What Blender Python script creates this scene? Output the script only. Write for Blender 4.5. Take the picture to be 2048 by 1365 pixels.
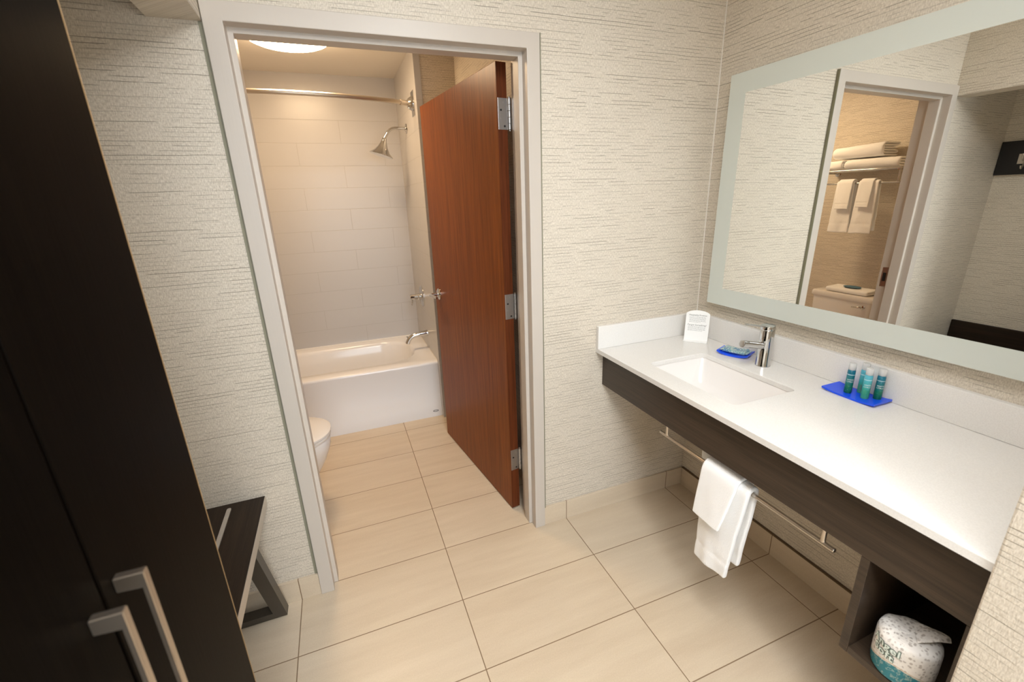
import bpy, bmesh, math, random
from mathutils import Vector, Matrix, noise

for o in list(bpy.data.objects):
    bpy.data.objects.remove(o)
SC = bpy.context.scene
COL = SC.collection

# ------------------------------------------------------------------ camera
cam_d = bpy.data.cameras.new('camera')
cam_d.sensor_fit = 'HORIZONTAL'
cam_d.sensor_width = 36.0
cam_d.lens = 889.289 / 2048 * 36.0
cam_d.clip_start = 0.02
cam_d.dof.use_dof = True
cam_d.dof.focus_distance = 2.2
cam_d.dof.aperture_fstop = 4.5
cam = bpy.data.objects.new('camera', cam_d)
COL.objects.link(cam)
R0 = Vector((0.930891, -0.363871, -0.032249))
R1 = Vector((-0.139920, -0.273620, -0.951606))
R2 = Vector((0.337438, 0.890354, -0.305623))
cam.matrix_world = Matrix((
    (R0.x, -R1.x, -R2.x, -1.60881),
    (R0.y, -R1.y, -R2.y, -1.66026),
    (R0.z, -R1.z, -R2.z, 1.54289),
    (0, 0, 0, 1)))
SC.camera = cam

# ------------------------------------------------------------------ world and exposure
wd = bpy.data.worlds.new('world')
SC.world = wd
wd.use_nodes = True
wd.node_tree.nodes['Background'].inputs[0].default_value = (1.0, 0.96, 0.9, 1)
wd.node_tree.nodes['Background'].inputs[1].default_value = 0.05
SC.view_settings.view_transform = 'Standard'
SC.view_settings.look = 'None'
SC.view_settings.gamma = 1.0
SC.view_settings.use_curve_mapping = False
SC.view_settings.exposure = 0.36
SC.cycles.max_bounces = 14
SC.cycles.diffuse_bounces = 8
SC.cycles.glossy_bounces = 8
SC.cycles.transmission_bounces = 8
SC.cycles.sample_clamp_indirect = 6.0
SC.cycles.blur_glossy = 0.5

# lamp strengths (W / m2 sr) and colours; panel and hall lamps are added fill
VANITY_LAMP = 17.5
VANITY_COL = (0.935, 0.97, 1.0)
PANEL_FILL = 7.0
PANEL_FILL_COL = (0.94, 0.97, 1.0)
HALL_FILL = 60.0
HALL_FILL_COL = (0.92, 0.96, 1.0)
BATH_LAMP = 34.0
BATH_COL = (1.0, 0.72, 0.44)

# cool area light added behind the viewer as fill
fill_d = bpy.data.lights.new('rear_fill_light', 'AREA')
fill_d.shape = 'RECTANGLE'; fill_d.size = 1.7; fill_d.size_y = 1.7
fill_d.energy = 42.0
fill_d.color = (0.74, 0.87, 1.0)
fill_o = bpy.data.objects.new('rear_fill_light', fill_d)
fill_o.location = (-1.28, -4.42, 1.35)
fill_o.rotation_euler = (math.radians(90), 0, 0)
COL.objects.link(fill_o)

# ------------------------------------------------------------------ node helpers
class Mat:
    def __init__(s, name):
        s.m = bpy.data.materials.new(name)
        s.m.use_nodes = True
        s.t = s.m.node_tree
        s.b = s.t.nodes['Principled BSDF']
    def n(s, typ, props=None, **inp):
        nd = s.t.nodes.new(typ)
        for k, v in (props or {}).items():
            setattr(nd, k, v)
        for k, v in inp.items():
            key = int(k[1:]) if (k[0] == 'i' and k[1:].isdigit()) else k.replace('_', ' ')
            s.put(nd.inputs[key], v)
        return nd
    def put(s, sock, v):
        if isinstance(v, bpy.types.NodeSocket):
            s.t.links.new(v, sock)
        elif isinstance(v, bpy.types.Node):
            s.t.links.new(v.outputs[0], sock)
        else:
            if isinstance(v, (tuple, list)) and len(v) == 3 and sock.type == 'RGBA':
                v = (*v, 1)
            sock.default_value = v
    def set(s, **kw):
        for k, v in kw.items():
            s.put(s.b.inputs[k.replace('_', ' ')], v)
        return s
    def math(s, op, a, b=None, c=None, clamp=False):
        nd = s.t.nodes.new('ShaderNodeMath')
        nd.operation = op
        nd.use_clamp = clamp
        s.put(nd.inputs[0], a)
        if b is not None: s.put(nd.inputs[1], b)
        if c is not None: s.put(nd.inputs[2], c)
        return nd.outputs[0]
    def mix(s, f, a, b, blend='MIX'):
        nd = s.t.nodes.new('ShaderNodeMix')
        nd.data_type = 'RGBA'
        nd.blend_type = blend
        s.put(nd.inputs[0], f); s.put(nd.inputs[6], a); s.put(nd.inputs[7], b)
        return nd.outputs[2]
    def ramp(s, f, lo, hi, a=0.0, b=1.0):
        nd = s.n('ShaderNodeMapRange', None, Value=f, From_Min=lo, From_Max=hi, To_Min=a, To_Max=b)
        return nd.outputs[0]
    def xyz(s):
        g = s.t.nodes.new('ShaderNodeNewGeometry')
        sp = s.n('ShaderNodeSeparateXYZ', None, Vector=g.outputs['Position'])
        return g.outputs['Position'], sp.outputs[0], sp.outputs[1], sp.outputs[2]
    def vec(s, x, y, z):
        return s.n('ShaderNodeCombineXYZ', None, X=x, Y=y, Z=z).outputs[0]
    def noise(s, v, scale, detail=2.0, rough=0.5):
        return s.n('ShaderNodeTexNoise', None, Vector=v, Scale=scale, Detail=detail, Roughness=rough).outputs[0]
    def bump(s, h, dist, strength=1.0):
        nd = s.n('ShaderNodeBump', None, Strength=strength, Distance=dist, Height=h)
        s.put(s.b.inputs['Normal'], nd.outputs[0])
        return s

def plain(name, col, rough=0.5, metal=0.0, **kw):
    m = Mat(name)
    m.set(Base_Color=col, Roughness=rough, Metallic=metal, **kw)
    return m.m

# ------------------------------------------------------------------ materials
def mk_wallpaper():
    m = Mat('woven_wallpaper')
    P, x, y, z = m.xyz()
    u = m.math('ADD', x, y)
    rows = m.math('DIVIDE', z, 0.0125)
    ri = m.math('FLOOR', rows)
    fr = m.math('FRACT', rows)
    wob = m.noise(m.vec(m.math('MULTIPLY', u, 9.0), m.math('MULTIPLY', ri, 7.31), 0.0), 1.0, 1.0)
    fr2 = m.math('ADD', fr, m.math('MULTIPLY', m.math('SUBTRACT', wob, 0.5), 0.38))
    band = m.ramp(m.math('ABSOLUTE', m.math('SUBTRACT', fr2, 0.5)), 0.045, 0.105, 1.0, 0.0)
    seg = m.noise(m.vec(m.math('MULTIPLY', u, 8.5), m.math('MULTIPLY', ri, 13.7), 0.0), 1.0, 1.0)
    on = m.ramp(seg, 0.45, 0.51)
    rowsel = m.n('ShaderNodeTexWhiteNoise', {'noise_dimensions': '1D'}, W=ri).outputs[0]
    on2 = m.math('MULTIPLY', on, m.ramp(rowsel, 0.0, 1.0, 0.3, 1.0))
    line = m.math('MULTIPLY', band, on2)
    # fine irregular weave
    w1 = m.noise(m.vec(m.math('MULTIPLY', u, 420.0), m.math('MULTIPLY', z, 110.0), 0.0), 1.0, 2.0)
    w2 = m.noise(m.vec(m.math('MULTIPLY', u, 90.0), m.math('MULTIPLY', z, 330.0), 3.0), 1.0, 2.0)
    weave = m.math('ADD', m.math('MULTIPLY', w1, 0.68), m.math('MULTIPLY', w2, 0.32))
    base = m.mix(m.ramp(weave, 0.33, 0.67), (0.50, 0.437, 0.355), (0.765, 0.70, 0.595))
    col = m.mix(m.math('MULTIPLY', line, 0.8), base, (0.17, 0.145, 0.105))
    h = m.math('SUBTRACT', weave, m.math('MULTIPLY', line, 0.7))
    m.set(Base_Color=col, Roughness=0.42, Specular_IOR_Level=0.45)
    m.bump(h, 0.0016, 0.55)
    return m.m

LX1, TX, KY0, TY = -1.3330, 0.61, 1.2437, 0.303
def mk_tile(name, axis):
    """floor: grid in x and y; 'x' / 'y': base tiles with joints along that axis only"""
    m = Mat(name)
    P, x, y, z = m.xyz()
    tx = m.math('DIVIDE', m.math('SUBTRACT', x, LX1), TX)
    ty = m.math('DIVIDE', m.math('SUBTRACT', y, KY0), TY)
    if axis == 'y':
        ty = m.math('DIVIDE', m.math('SUBTRACT', y, KY0 - 6 * TY), TX)
    def gro(t, size, w):
        d = m.math('ABSOLUTE', m.math('SUBTRACT', m.math('FRACT', m.math('ADD', t, 0.5)), 0.5))
        return m.ramp(m.math('MULTIPLY', d, size), w * 0.7, w * 1.3, 1.0, 0.0)
    gw = 0.0017
    if axis == 'xy':
        g = m.math('MAXIMUM', gro(tx, TX, gw), gro(ty, TY, gw))
        idx = m.vec(m.math('FLOOR', tx), m.math('FLOOR', ty), 0.0)
        sv = m.vec(m.math('MULTIPLY', x, 2.2), m.math('MULTIPLY', y, 17.0), 0.0)
    elif axis == 'x':
        g = gro(tx, TX, gw)
        idx = m.vec(m.math('FLOOR', tx), 7.0, 1.0)
        sv = m.vec(m.math('MULTIPLY', x, 2.2), m.math('MULTIPLY', z, 17.0), 4.0)
    else:
        g = gro(ty, TX, gw)
        idx = m.vec(3.0, m.math('FLOOR', ty), 2.0)
        sv = m.vec(m.math('MULTIPLY', z, 17.0), m.math('MULTIPLY', y, 2.2), 6.0)
    rnd = m.n('ShaderNodeTexWhiteNoise', {'noise_dimensions': '3D'}, Vector=idx)
    sv2 = m.n('ShaderNodeVectorMath', {'operation': 'MULTIPLY_ADD'}, i0=rnd.outputs[1], i1=(9.0, 9.0, 9.0), i2=sv).outputs[0]
    st = m.noise(sv2, 1.0, 5.0, 0.6)
    sp = m.noise(P, 210.0, 4.0, 0.8)
    f = m.math('ADD', m.math('MULTIPLY', st, 0.52), m.math('MULTIPLY', sp, 0.48))
    base = m.mix(m.ramp(f, 0.28, 0.72), (0.53, 0.42, 0.295), (0.70, 0.59, 0.445))
    tint = m.mix(m.math('MULTIPLY', rnd.outputs[0], 0.22), base, (0.64, 0.57, 0.47))
    col = m.mix(g, tint, (0.235, 0.155, 0.09))
    m.set(Base_Color=col, Roughness=m.ramp(g, 0, 1, 0.36, 0.85), Specular_IOR_Level=0.42)
    m.bump(m.math('SUBTRACT', m.math('MULTIPLY', f, 0.12), g), 0.0014, 0.5)
    return m.m

def mk_surround(name, uaxis):
    m = Mat(name)
    P, x, y, z = m.xyz()
    rz = m.math('DIVIDE', m.math('SUBTRACT', z, 0.4155), 0.1555)
    ri = m.math('FLOOR', rz)
    odd = m.math('FRACT', m.math('MULTIPLY', ri, 0.5))
    a = x if uaxis == 'x' else y
    u = m.math('ADD', m.math('DIVIDE', m.math('ADD', a, 1.471), 0.61), odd)
    def gro(t, size, w):
        d = m.math('ABSOLUTE', m.math('SUBTRACT', m.math('FRACT', m.math('ADD', t, 0.5)), 0.5))
        return m.ramp(m.math('MULTIPLY', d, size), w * 0.6, w * 1.5, 1.0, 0.0)
    g = m.math('MAXIMUM', gro(rz, 0.1555, 0.0013), gro(u, 0.61, 0.0013))
    g = m.math('MULTIPLY', g, m.ramp(z, 2.13, 2.135, 1.0, 0.0))
    col = m.mix(g, (0.50, 0.485, 0.475), (0.43, 0.41, 0.39))
    und = m.noise(P, 5.0, 1.0)
    m.set(Base_Color=col, Roughness=0.3, Specular_IOR_Level=0.45)
    m.bump(m.math('SUBTRACT', m.math('MULTIPLY', und, 0.6), g), 0.0012, 0.5)
    return m.m

def mk_wood(name, dark, light, axis, scale=1.0, rough=0.35, spec=0.5, fine=1.0, coat=0.0):
    m = Mat(name)
    P, x, y, z = m.xyz()
    a, b, c = {'z': (m.math('ADD', x, y), z, m.math('SUBTRACT', x, y)), 'y': (m.math('ADD', x, z), y, m.math('SUBTRACT', x, z)),
               'x': (m.math('ADD', y, z), x, m.math('SUBTRACT', y, z))}[axis]
    v = m.vec(m.math('MULTIPLY', a, 75.0 * scale), m.math('MULTIPLY', b, 2.0 * scale), m.math('MULTIPLY', c, 40.0 * scale))
    g = m.noise(v, 1.0, 5.0, 0.62)
    v2 = m.vec(m.math('MULTIPLY', a, 420.0 * scale), m.math('MULTIPLY', b, 9.0 * scale), m.math('MULTIPLY', c, 200.0))
    g2 = m.noise(v2, 1.0, 2.0, 0.6)
    f = m.math('ADD', m.math('MULTIPLY', g, 0.6), m.math('MULTIPLY', g2, 0.4 * fine))
    col = m.mix(m.ramp(f, 0.34, 0.66), dark, light)
    m.set(Base_Color=col, Roughness=rough, Specular_IOR_Level=spec, Coat_Weight=coat, Coat_Roughness=0.12)
    m.bump(g2, 0.0004, 0.35)
    return m.m

def mk_terry():
    m = Mat('white_terry')
    P, x, y, z = m.xyz()
    n1 = m.noise(P, 420.0, 2.0)
    n2 = m.noise(P, 60.0, 2.0)
    m.set(Base_Color=(0.93, 0.928, 0.92), Roughness=0.95, Sheen_Weight=0.15, Specular_IOR_Level=0.1)
    m.bump(m.math('ADD', n1, m.math('MULTIPLY', n2, 0.5)), 0.0022, 0.6)
    return m.m

def mk_quartz():
    m = Mat('white_quartz')
    P, x, y, z = m.xyz()
    n1 = m.noise(P, 300.0, 2.0)
    col = m.mix(m.ramp(n1, 0.4, 0.6), (0.74, 0.72, 0.69), (0.78, 0.76, 0.73))
    m.set(Base_Color=col, Roughness=0.22, Specular_IOR_Level=0.45)
    return m.m

def mk_painted(name, col):
    m = Mat(name)
    P, x, y, z = m.xyz()
    n1 = m.noise(m.vec(m.math('MULTIPLY', x, 160.0), m.math('MULTIPLY', y, 160.0), m.math('MULTIPLY', z, 8.0)), 1.0, 2.0)
    m.set(Base_Color=col, Roughness=0.38)
    m.bump(n1, 0.0006, 0.3)
    return m.m

def mk_emit(name, col, strength):
    m = Mat(name)
    m.set(Base_Color=(0.9, 0.9, 0.9), Roughness=0.5, Emission_Color=col, Emission_Strength=strength)
    return m.m

def mk_tissue_wrap():
    m = Mat('printed_tissue_wrap')
    P, x, y, z = m.xyz()
    dx = m.math('ADD', x, 0.475); dy = m.math('ADD', y, 1.258)
    ang = m.math('ARCTAN2', dy, dx)
    zz = m.math('SUBTRACT', z, 0.424)
    edge = m.math('ADD', 0.036, m.math('MULTIPLY', m.math('SINE', m.math('MULTIPLY', m.math('ADD', ang, 0.5), 2.0)), 0.013))
    teal = m.ramp(m.math('SUBTRACT', zz, edge), -0.0006, 0.0006, 1.0, 0.0)
    wn = m.noise(P, 55.0, 3.0, 0.6)
    curl = m.ramp(m.math('ABSOLUTE', m.math('SUBTRACT', wn, 0.5)), 0.012, 0.03, 1.0, 0.0)
    fl = m.n('ShaderNodeTexVoronoi', {'feature': 'F1'}, Vector=P, Scale=120.0).outputs[0]
    spot = m.ramp(fl, 0.30, 0.46, 1.0, 0.0)
    cr = m.noise(P, 95.0, 3.0, 0.7)
    patt = m.math('MULTIPLY', spot, m.ramp(cr, 0.38, 0.50))
    white = m.mix(m.math('MULTIPLY', patt, 0.75), (0.80, 0.76, 0.71), (0.36, 0.31, 0.27))
    tealc = m.mix(m.math('MULTIPLY', curl, 0.6), (0.02, 0.19, 0.235), (0.42, 0.50, 0.44))
    rim = m.ramp(m.math('ABSOLUTE', m.math('SUBTRACT', m.math('SUBTRACT', zz, edge), 0.003)), 0.0012, 0.0022, 0.7, 0.0)
    col = m.mix(teal, m.mix(rim, white, (0.55, 0.42, 0.28)), tealc)
    m.set(Base_Color=col, Roughness=0.5)
    m.bump(cr, 0.004, 0.5)
    return m.m

def mk_label(flip):
    m = Mat('green_blue_label' + ('' if not flip else '_light'))
    P, x, y, z = m.xyz()
    t = m.ramp(z, 0.888, 0.958)
    nd = m.t.nodes.new('ShaderNodeValToRGB')
    m.put(nd.inputs[0], t)
    e = nd.color_ramp.elements
    cs = [(0.0, (0.004, 0.14, 0.055)), (0.33, (0.005, 0.19, 0.085)), (0.5, (0.003, 0.17, 0.16)), (1.0, (0.004, 0.145, 0.23))]
    if flip:
        cs = [(0.0, (0.07, 0.42, 0.20)), (0.38, (0.04, 0.36, 0.20)), (0.55, (0.03, 0.40, 0.38)), (1.0, (0.10, 0.45, 0.56))]
    e[0].position, e[0].color = cs[0][0], (*cs[0][1], 1)
    e[1].position, e[1].color = cs[3][0], (*cs[3][1], 1)
    for p_, c_ in cs[1:3]:
        k = e.new(p_); k.color = (*c_, 1)
    band = m.ramp(m.math('ABSOLUTE', m.math('SUBTRACT', z, 0.9515)), 0.0008, 0.0016, 1.0, 0.0)
    col = m.mix(m.math('MULTIPLY', band, 0.8), nd.outputs[0], (0.6, 0.75, 0.8))
    wn = m.noise(P, 180.0, 2.0)
    col = m.mix(m.ramp(wn, 0.55, 0.7, 0.0, 0.25), col, (0.25, 0.5, 0.5))
    m.set(Base_Color=col, Roughness=0.3)
    return m.m

def mk_soapwrap():
    m = Mat('printed_soap_wrap')
    P, x, y, z = m.xyz()
    n1 = m.noise(P, 170.0, 3.0, 0.7)
    n2 = m.noise(P, 30.0, 2.0)
    c1 = m.mix(m.ramp(n2, 0.35, 0.65), (0.06, 0.24, 0.42), (0.25, 0.46, 0.44))
    col = m.mix(m.ramp(n1, 0.5, 0.62), c1, (0.62, 0.72, 0.66))
    m.set(Base_Color=col, Roughness=0.25, Coat_Weight=0.4)
    m.bump(n1, 0.001, 0.5)
    return m.m

WALLP = mk_wallpaper()
FLOOR = mk_tile('beige_floor_tile', 'xy')
BASEX = mk_tile('beige_base_tile_back', 'x')
BASEY = mk_tile('beige_base_tile_side', 'y')
SURX = mk_surround('white_surround_tile_back', 'x')
SURY = mk_surround('white_surround_tile_side', 'y')
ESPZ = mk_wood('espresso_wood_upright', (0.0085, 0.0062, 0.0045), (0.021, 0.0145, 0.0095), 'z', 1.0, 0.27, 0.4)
ESPW = mk_wood('dark_wardrobe_wood', (0.0012, 0.0008, 0.0006), (0.0034, 0.0022, 0.0013), 'z', 1.0, 0.40, 0.02)
ESPB = mk_wood('dark_bench_wood', (0.012, 0.0075, 0.0048), (0.034, 0.0205, 0.012), 'y', 1.0, 0.42, 0.2)
ESPY = mk_wood('espresso_wood_long', (0.026, 0.017, 0.011), (0.062, 0.041, 0.026), 'y', 1.0, 0.33, 0.45)
CHERRY = mk_wood('reddish_brown_door_wood', (0.125, 0.030, 0.0045), (0.265, 0.074, 0.011), 'z', 0.9, 0.34, 0.13, 1.0, 0.0)
CHERRYE = mk_wood('dark_red_door_edge_wood', (0.055, 0.0135, 0.004), (0.15, 0.038, 0.011), 'z', 0.9, 0.4, 0.2)
TERRY = mk_terry()
QUARTZ = mk_quartz()
FRAMEP = mk_painted('cream_frame_paint', (0.55, 0.495, 0.435))
CEILP = plain('matt_ceiling_paint', (0.80, 0.75, 0.67), 0.85)
CHROME = plain('polished_chrome', (0.62, 0.62, 0.615), 0.07, 1.0)
NICKEL = plain('brushed_nickel', (0.62, 0.56, 0.49), 0.28, 1.0)
STEEL = plain('satin_steel', (0.55, 0.545, 0.54), 0.35, 1.0)
HANDLEM = plain('brushed_handle_metal', (0.60, 0.53, 0.45), 0.33, 1.0)
DARKMETAL = plain('dark_screw_slot', (0.05, 0.05, 0.05), 0.4, 0.8)
BRONZE = plain('grey_painted_steel', (0.055, 0.046, 0.036), 0.4, 0.3)
STRIPM = plain('beige_metal_strip', (0.52, 0.47, 0.41), 0.35, 0.4)
PORC = plain('white_porcelain', (0.82, 0.79, 0.765), 0.1, 0.0, Specular_IOR_Level=0.55)
ENAMEL = plain('white_bath_enamel', (0.80, 0.785, 0.775), 0.12, 0.0, Specular_IOR_Level=0.55)
SEATP = plain('white_seat_plastic', (0.80, 0.775, 0.745), 0.25)
GAPD = plain('dark_gap', (0.012, 0.01, 0.009), 0.6)
GLASSM = plain('silvered_mirror', (0.93, 0.945, 0.925), 0.0, 1.0)
FROST = plain('frosted_mirror_border', (0.60, 0.635, 0.585), 0.38, 0.0, Specular_IOR_Level=0.7)
BLUE = plain('royal_blue_plastic', (0.008, 0.085, 0.86), 0.28, 0.0)
CARDM = plain('white_card', (0.90, 0.90, 0.89), 0.4)
ACRYL = plain('clear_acrylic', (0.95, 0.96, 0.95), 0.05, 0.0, Transmission_Weight=0.9, IOR=1.45)
INK = plain('grey_ink', (0.18, 0.19, 0.19), 0.7)
WHITEINK = plain('white_ink', (0.85, 0.87, 0.85), 0.6)
MINTINK = plain('mint_ink', (0.72, 0.80, 0.74), 0.6)
GREENINK = plain('green_ink', (0.10, 0.165, 0.135), 0.6)
CLEARCAP = plain('frosted_clear_cap', (0.86, 0.86, 0.85), 0.25, 0.0, Transmission_Weight=0.35)
LABEL = mk_label(False)
LABELB = mk_label(True)
WRAP = mk_tissue_wrap()
SOAPW = mk_soapwrap()
PAPER = plain('plain_paper', (0.78, 0.73, 0.67), 0.7)
BLUEPAPER = plain('blue_paper_label', (0.06, 0.17, 0.26), 0.5)
PVC = plain('white_pvc', (0.8, 0.8, 0.78), 0.35)
EDGEB = mk_painted('lit_edge_band', (0.30, 0.185, 0.085))  # edge banding, highlight along the wardrobe edge put into its colour
GROUT = plain('brown_grout', (0.16, 0.105, 0.06), 0.85)
CAULK = plain('pale_caulk', (0.82, 0.78, 0.71), 0.5)
BADGE = plain('dark_badge_print', (0.03, 0.03, 0.035), 0.4)

# ------------------------------------------------------------------ mesh helpers
def finish(bm, smooth=None):
    bmesh.ops.recalc_face_normals(bm, faces=bm.faces)
    if smooth is not None:
        for f in bm.faces: f.smooth = True
        lim = math.radians(smooth)
        for e in bm.edges:
            if len(e.link_faces) == 2 and e.calc_face_angle(0) > lim:
                e.smooth = False

def obj(name, bm, mats, parent=None, smooth=None, base=None, normals=True):
    """bm holds world coordinates; the object sits at base (or its parent's origin)"""
    if normals: finish(bm, smooth)
    if base is None:
        base = parent_origin(parent) if parent else None
    if base is None:
        base = Vector((0, 0, 0))
        if bm.verts:
            xs = [v.co for v in bm.verts]
            base = Vector(((min(c.x for c in xs) + max(c.x for c in xs)) / 2, (min(c.y for c in xs) + max(c.y for c in xs)) / 2, min(c.z for c in xs)))
    base = Vector(base)
    for v in bm.verts: v.co -= base
    me = bpy.data.meshes.new(name)
    bm.to_mesh(me); bm.free()
    for mm in (mats if isinstance(mats, (list, tuple)) else [mats]): me.materials.append(mm)
    o = bpy.data.objects.new(name, me)
    COL.objects.link(o)
    if parent:
        o.parent = parent
        o.location = base - parent_origin(parent)
    else:
        o.location = base
    return o

def parent_origin(p):
    v = Vector(p.location)
    while p.parent:
        p = p.parent
        v += Vector(p.location)
    return v

def tag(o, label, cat, group=None, kind=None):
    o['label'] = label
    o['category'] = cat
    if group: o['group'] = group
    if kind: o['kind'] = kind
    return o

def thing(name, label, cat, loc, group=None, kind=None):
    o = bpy.data.objects.new(name, None)
    o.empty_display_size = 0.05
    COL.objects.link(o)
    o.location = loc
    return tag(o, label, cat, group, kind)

SETTING_LABELS = {
    'ceiling': 'matt warm white ceiling over the bathroom and vanity area',
    'wall_rear': 'far wallpapered entry wall with an opening added for the fill light, behind the viewer',
    'wall_header': 'wallpapered header beam over the alcove',
    'wall_bath_left': 'wallpapered bathroom wall behind the toilet and towel shelf',
    'wall_bath_return': 'short wallpapered return wall between tub tiles and bathroom door',
    'wall_bath_right': 'wallpapered bathroom wall behind the open door',
    'baseboard_back': 'beige tile base between the door frame and the vanity corner',
    'baseboard_back_left': 'beige tile base between the door frame and the luggage bench',
    'baseboard_right': 'beige tile base under the sink counter',
    'baseboard_left': 'beige tile base behind the luggage bench',
    'baseboard_bath_right': 'beige tile base behind the open bathroom door',
    'baseboard_bath_left': 'beige tile base behind the toilet',
    'trim_2': 'pale caulk line in the corner beside the mirror',
    'trim_3': 'pale caulk line where the tub meets the tap-end wall',
    'trim_4': 'pale caulk line where the tub meets the back tiles',
    'trim_6': 'thin olive strip along the right side of the door frame',
}

def structure(name, bm, mat, label=None, smooth=None):
    o = obj(name, bm, mat, smooth=smooth)
    o['kind'] = 'structure'
    o['label'] = label or SETTING_LABELS[name]
    o['category'] = name.split('_')[0]
    return o

def box(bm, x0, x1, y0, y1, z0, z1, bev=0.0, seg=2):
    t = bmesh.new()
    r = bmesh.ops.create_cube(t, size=1.0)
    for v in t.verts:
        v.co = Vector((x0 + (v.co.x + .5) * (x1 - x0), y0 + (v.co.y + .5) * (y1 - y0), z0 + (v.co.z + .5) * (z1 - z0)))
    if bev > 0:
        bmesh.ops.bevel(t, geom=list(t.edges), offset=bev, segments=seg, profile=0.5, affect='EDGES')
    join(bm, t)
    return bm

def join(bm, t, M=None):
    mp = {}
    for v in t.verts:
        mp[v] = bm.verts.new(M @ v.co if M else v.co)
    for f in t.faces:
        try:
            nf = bm.faces.new([mp[v] for v in f.verts])
            nf.material_index = f.material_index
        except ValueError:
            pass
    t.free()

def bx(*a, **k):
    return box(bmesh.new(), *a, **k)

def loft(bm, rings, cap0=True, cap1=True, closed=True):
    vs = [[bm.verts.new(p) for p in r] for r in rings]
    n = len(rings[0])
    m = n if closed else n - 1
    for a, b in zip(vs, vs[1:]):
        for i in range(m):
            j = (i + 1) % n
            try: bm.faces.new((a[i], a[j], b[j], b[i]))
            except ValueError: pass
    if cap0: bm.faces.new(vs[0][::-1])
    if cap1: bm.faces.new(vs[-1])
    return bm

def lathe(bm, prof, c, axis=Vector((0, 0, 1)), seg=32, cap=True):
    """prof: (radius, height) along axis from point c"""
    axis = Vector(axis).normalized()
    a = axis.orthogonal().normalized(); b = axis.cross(a)
    c = Vector(c)
    rings = []
    for r, h in prof:
        rings.append([c + axis * h + (a * math.cos(t) + b * math.sin(t)) * max(r, 1e-5) for t in [2 * math.pi * i / seg for i in range(seg)]])
    return loft(bm, rings, cap, cap)

def tube(bm, pts, r, seg=16, cap=True):
    pts = [Vector(p) for p in pts]
    rs = r if isinstance(r, (list, tuple)) else [r] * len(pts)
    rings = []
    t0 = (pts[1] - pts[0]).normalized()
    nrm = t0.orthogonal().normalized()
    for i, p in enumerate(pts):
        t = (pts[min(i + 1, len(pts) - 1)] - pts[max(i - 1, 0)]).normalized()
        nrm = (nrm - t * nrm.dot(t)).normalized()
        bn = t.cross(nrm)
        rings.append([p + (nrm * math.cos(a) + bn * math.sin(a)) * rs[i] for a in [2 * math.pi * k / seg for k in range(seg)]])
    return loft(bm, rings, cap, cap)

def arc_pts(p0, p1, p2, n=10):
    """quadratic curve"""
    p0, p1, p2 = Vector(p0), Vector(p1), Vector(p2)
    return [p0 * (1 - t) ** 2 + p1 * 2 * t * (1 - t) + p2 * t * t for t in [i / n for i in range(n + 1)]]

def rrect(cx, cy, hx, hy, r, z, n=6):
    out = []
    for sx, sy, a0 in ((1, 1, 0), (-1, 1, 90), (-1, -1, 180), (1, -1, 270)):
        for k in range(n + 1):
            a = math.radians(a0 + 90 * k / n)
            out.append(Vector((cx + sx * (hx - r) + r * math.cos(a), cy + sy * (hy - r) + r * math.sin(a), z)))
    return out

def text_bm(s, size, depth=0.0, bold=0.0, space=1.0):
    cu = bpy.data.curves.new('t', 'FONT')
    cu.body = s; cu.size = size; cu.align_x = 'CENTER'; cu.align_y = 'CENTER'
    cu.extrude = depth; cu.resolution_u = 3; cu.offset = bold; cu.space_character = space
    o = bpy.data.objects.new('t', cu)
    COL.objects.link(o)
    dg = bpy.context.evaluated_depsgraph_get()
    me = bpy.data.meshes.new_from_object(o.evaluated_get(dg))
    bm = bmesh.new(); bm.from_mesh(me)
    bpy.data.objects.remove(o); bpy.data.curves.remove(cu); bpy.data.meshes.remove(me)
    return bm

def nz(v, s=1.0):
    return noise.noise(Vector(v) * s)

# ------------------------------------------------------------------ dimensions
XW = 0.0            # mirror wall
XL = -2.54          # left wall
CEIL = 2.42
DXL, DXR, DH = -1.868, -0.8424, 2.092
YREAR = -4.4
WT = 0.13           # door wall thickness

# ------------------------------------------------------------------ setting
structure('floor', bx(XL - .1, 0.1, YREAR - .1, 2.24, -0.05, 0.0), FLOOR, 'beige rectangular floor tiles laid in a straight grid')
structure('ceiling', bx(XL - .1, 0.1, YREAR - .1, 2.24, CEIL, CEIL + .06), CEILP)

b = bmesh.new()                                                    # door wall with its opening
box(b, XL - .1, DXL + .02, 0, WT, 0, CEIL)
box(b, DXR - .02, 0.1, 0, WT, 0, CEIL)
box(b, DXL + .02, DXR - .02, 0, WT, DH - .02, CEIL)
structure('wall_back', b, WALLP, 'woven beige wallpapered wall around the bathroom doorway')
structure('wall_right', bx(0, 0.1, YREAR, 0, 0, CEIL), WALLP, 'wallpapered wall behind the mirror and sink counter')
structure('wall_left', bx(XL - .1, XL, YREAR, 0, 0, CEIL), WALLP, 'wallpapered alcove wall behind the luggage bench')
b = bmesh.new()
box(b, XL - .1, -2.35, YREAR - .1, YREAR, 0, CEIL)
box(b, -.55, .1, YREAR - .1, YREAR, 0, CEIL)
box(b, -2.35, -.55, YREAR - .1, YREAR, 0, .45)
box(b, -2.35, -.55, YREAR - .1, YREAR, 2.25, CEIL)
structure('wall_rear', b, WALLP)
structure('wall_near', bx(-0.583, -0.0005, -1.56, -1.3715, 0, CEIL, bev=.004), WALLP, 'end of the wallpapered partition beside the counter')
structure('wall_header', bx(-2.0, -1.87, YREAR, -0.0005, 2.04, CEIL), WALLP, 'wallpapered header beam over the alcove')
structure('wall_bath_left', bx(XL - .1, XL, WT, 2.24, 0, CEIL), WALLP)
structure('wall_bath_back', bx(XL, -0.79, 2.14, 2.24, 0, CEIL), SURX, 'white tiled wall behind the bathtub')
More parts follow.
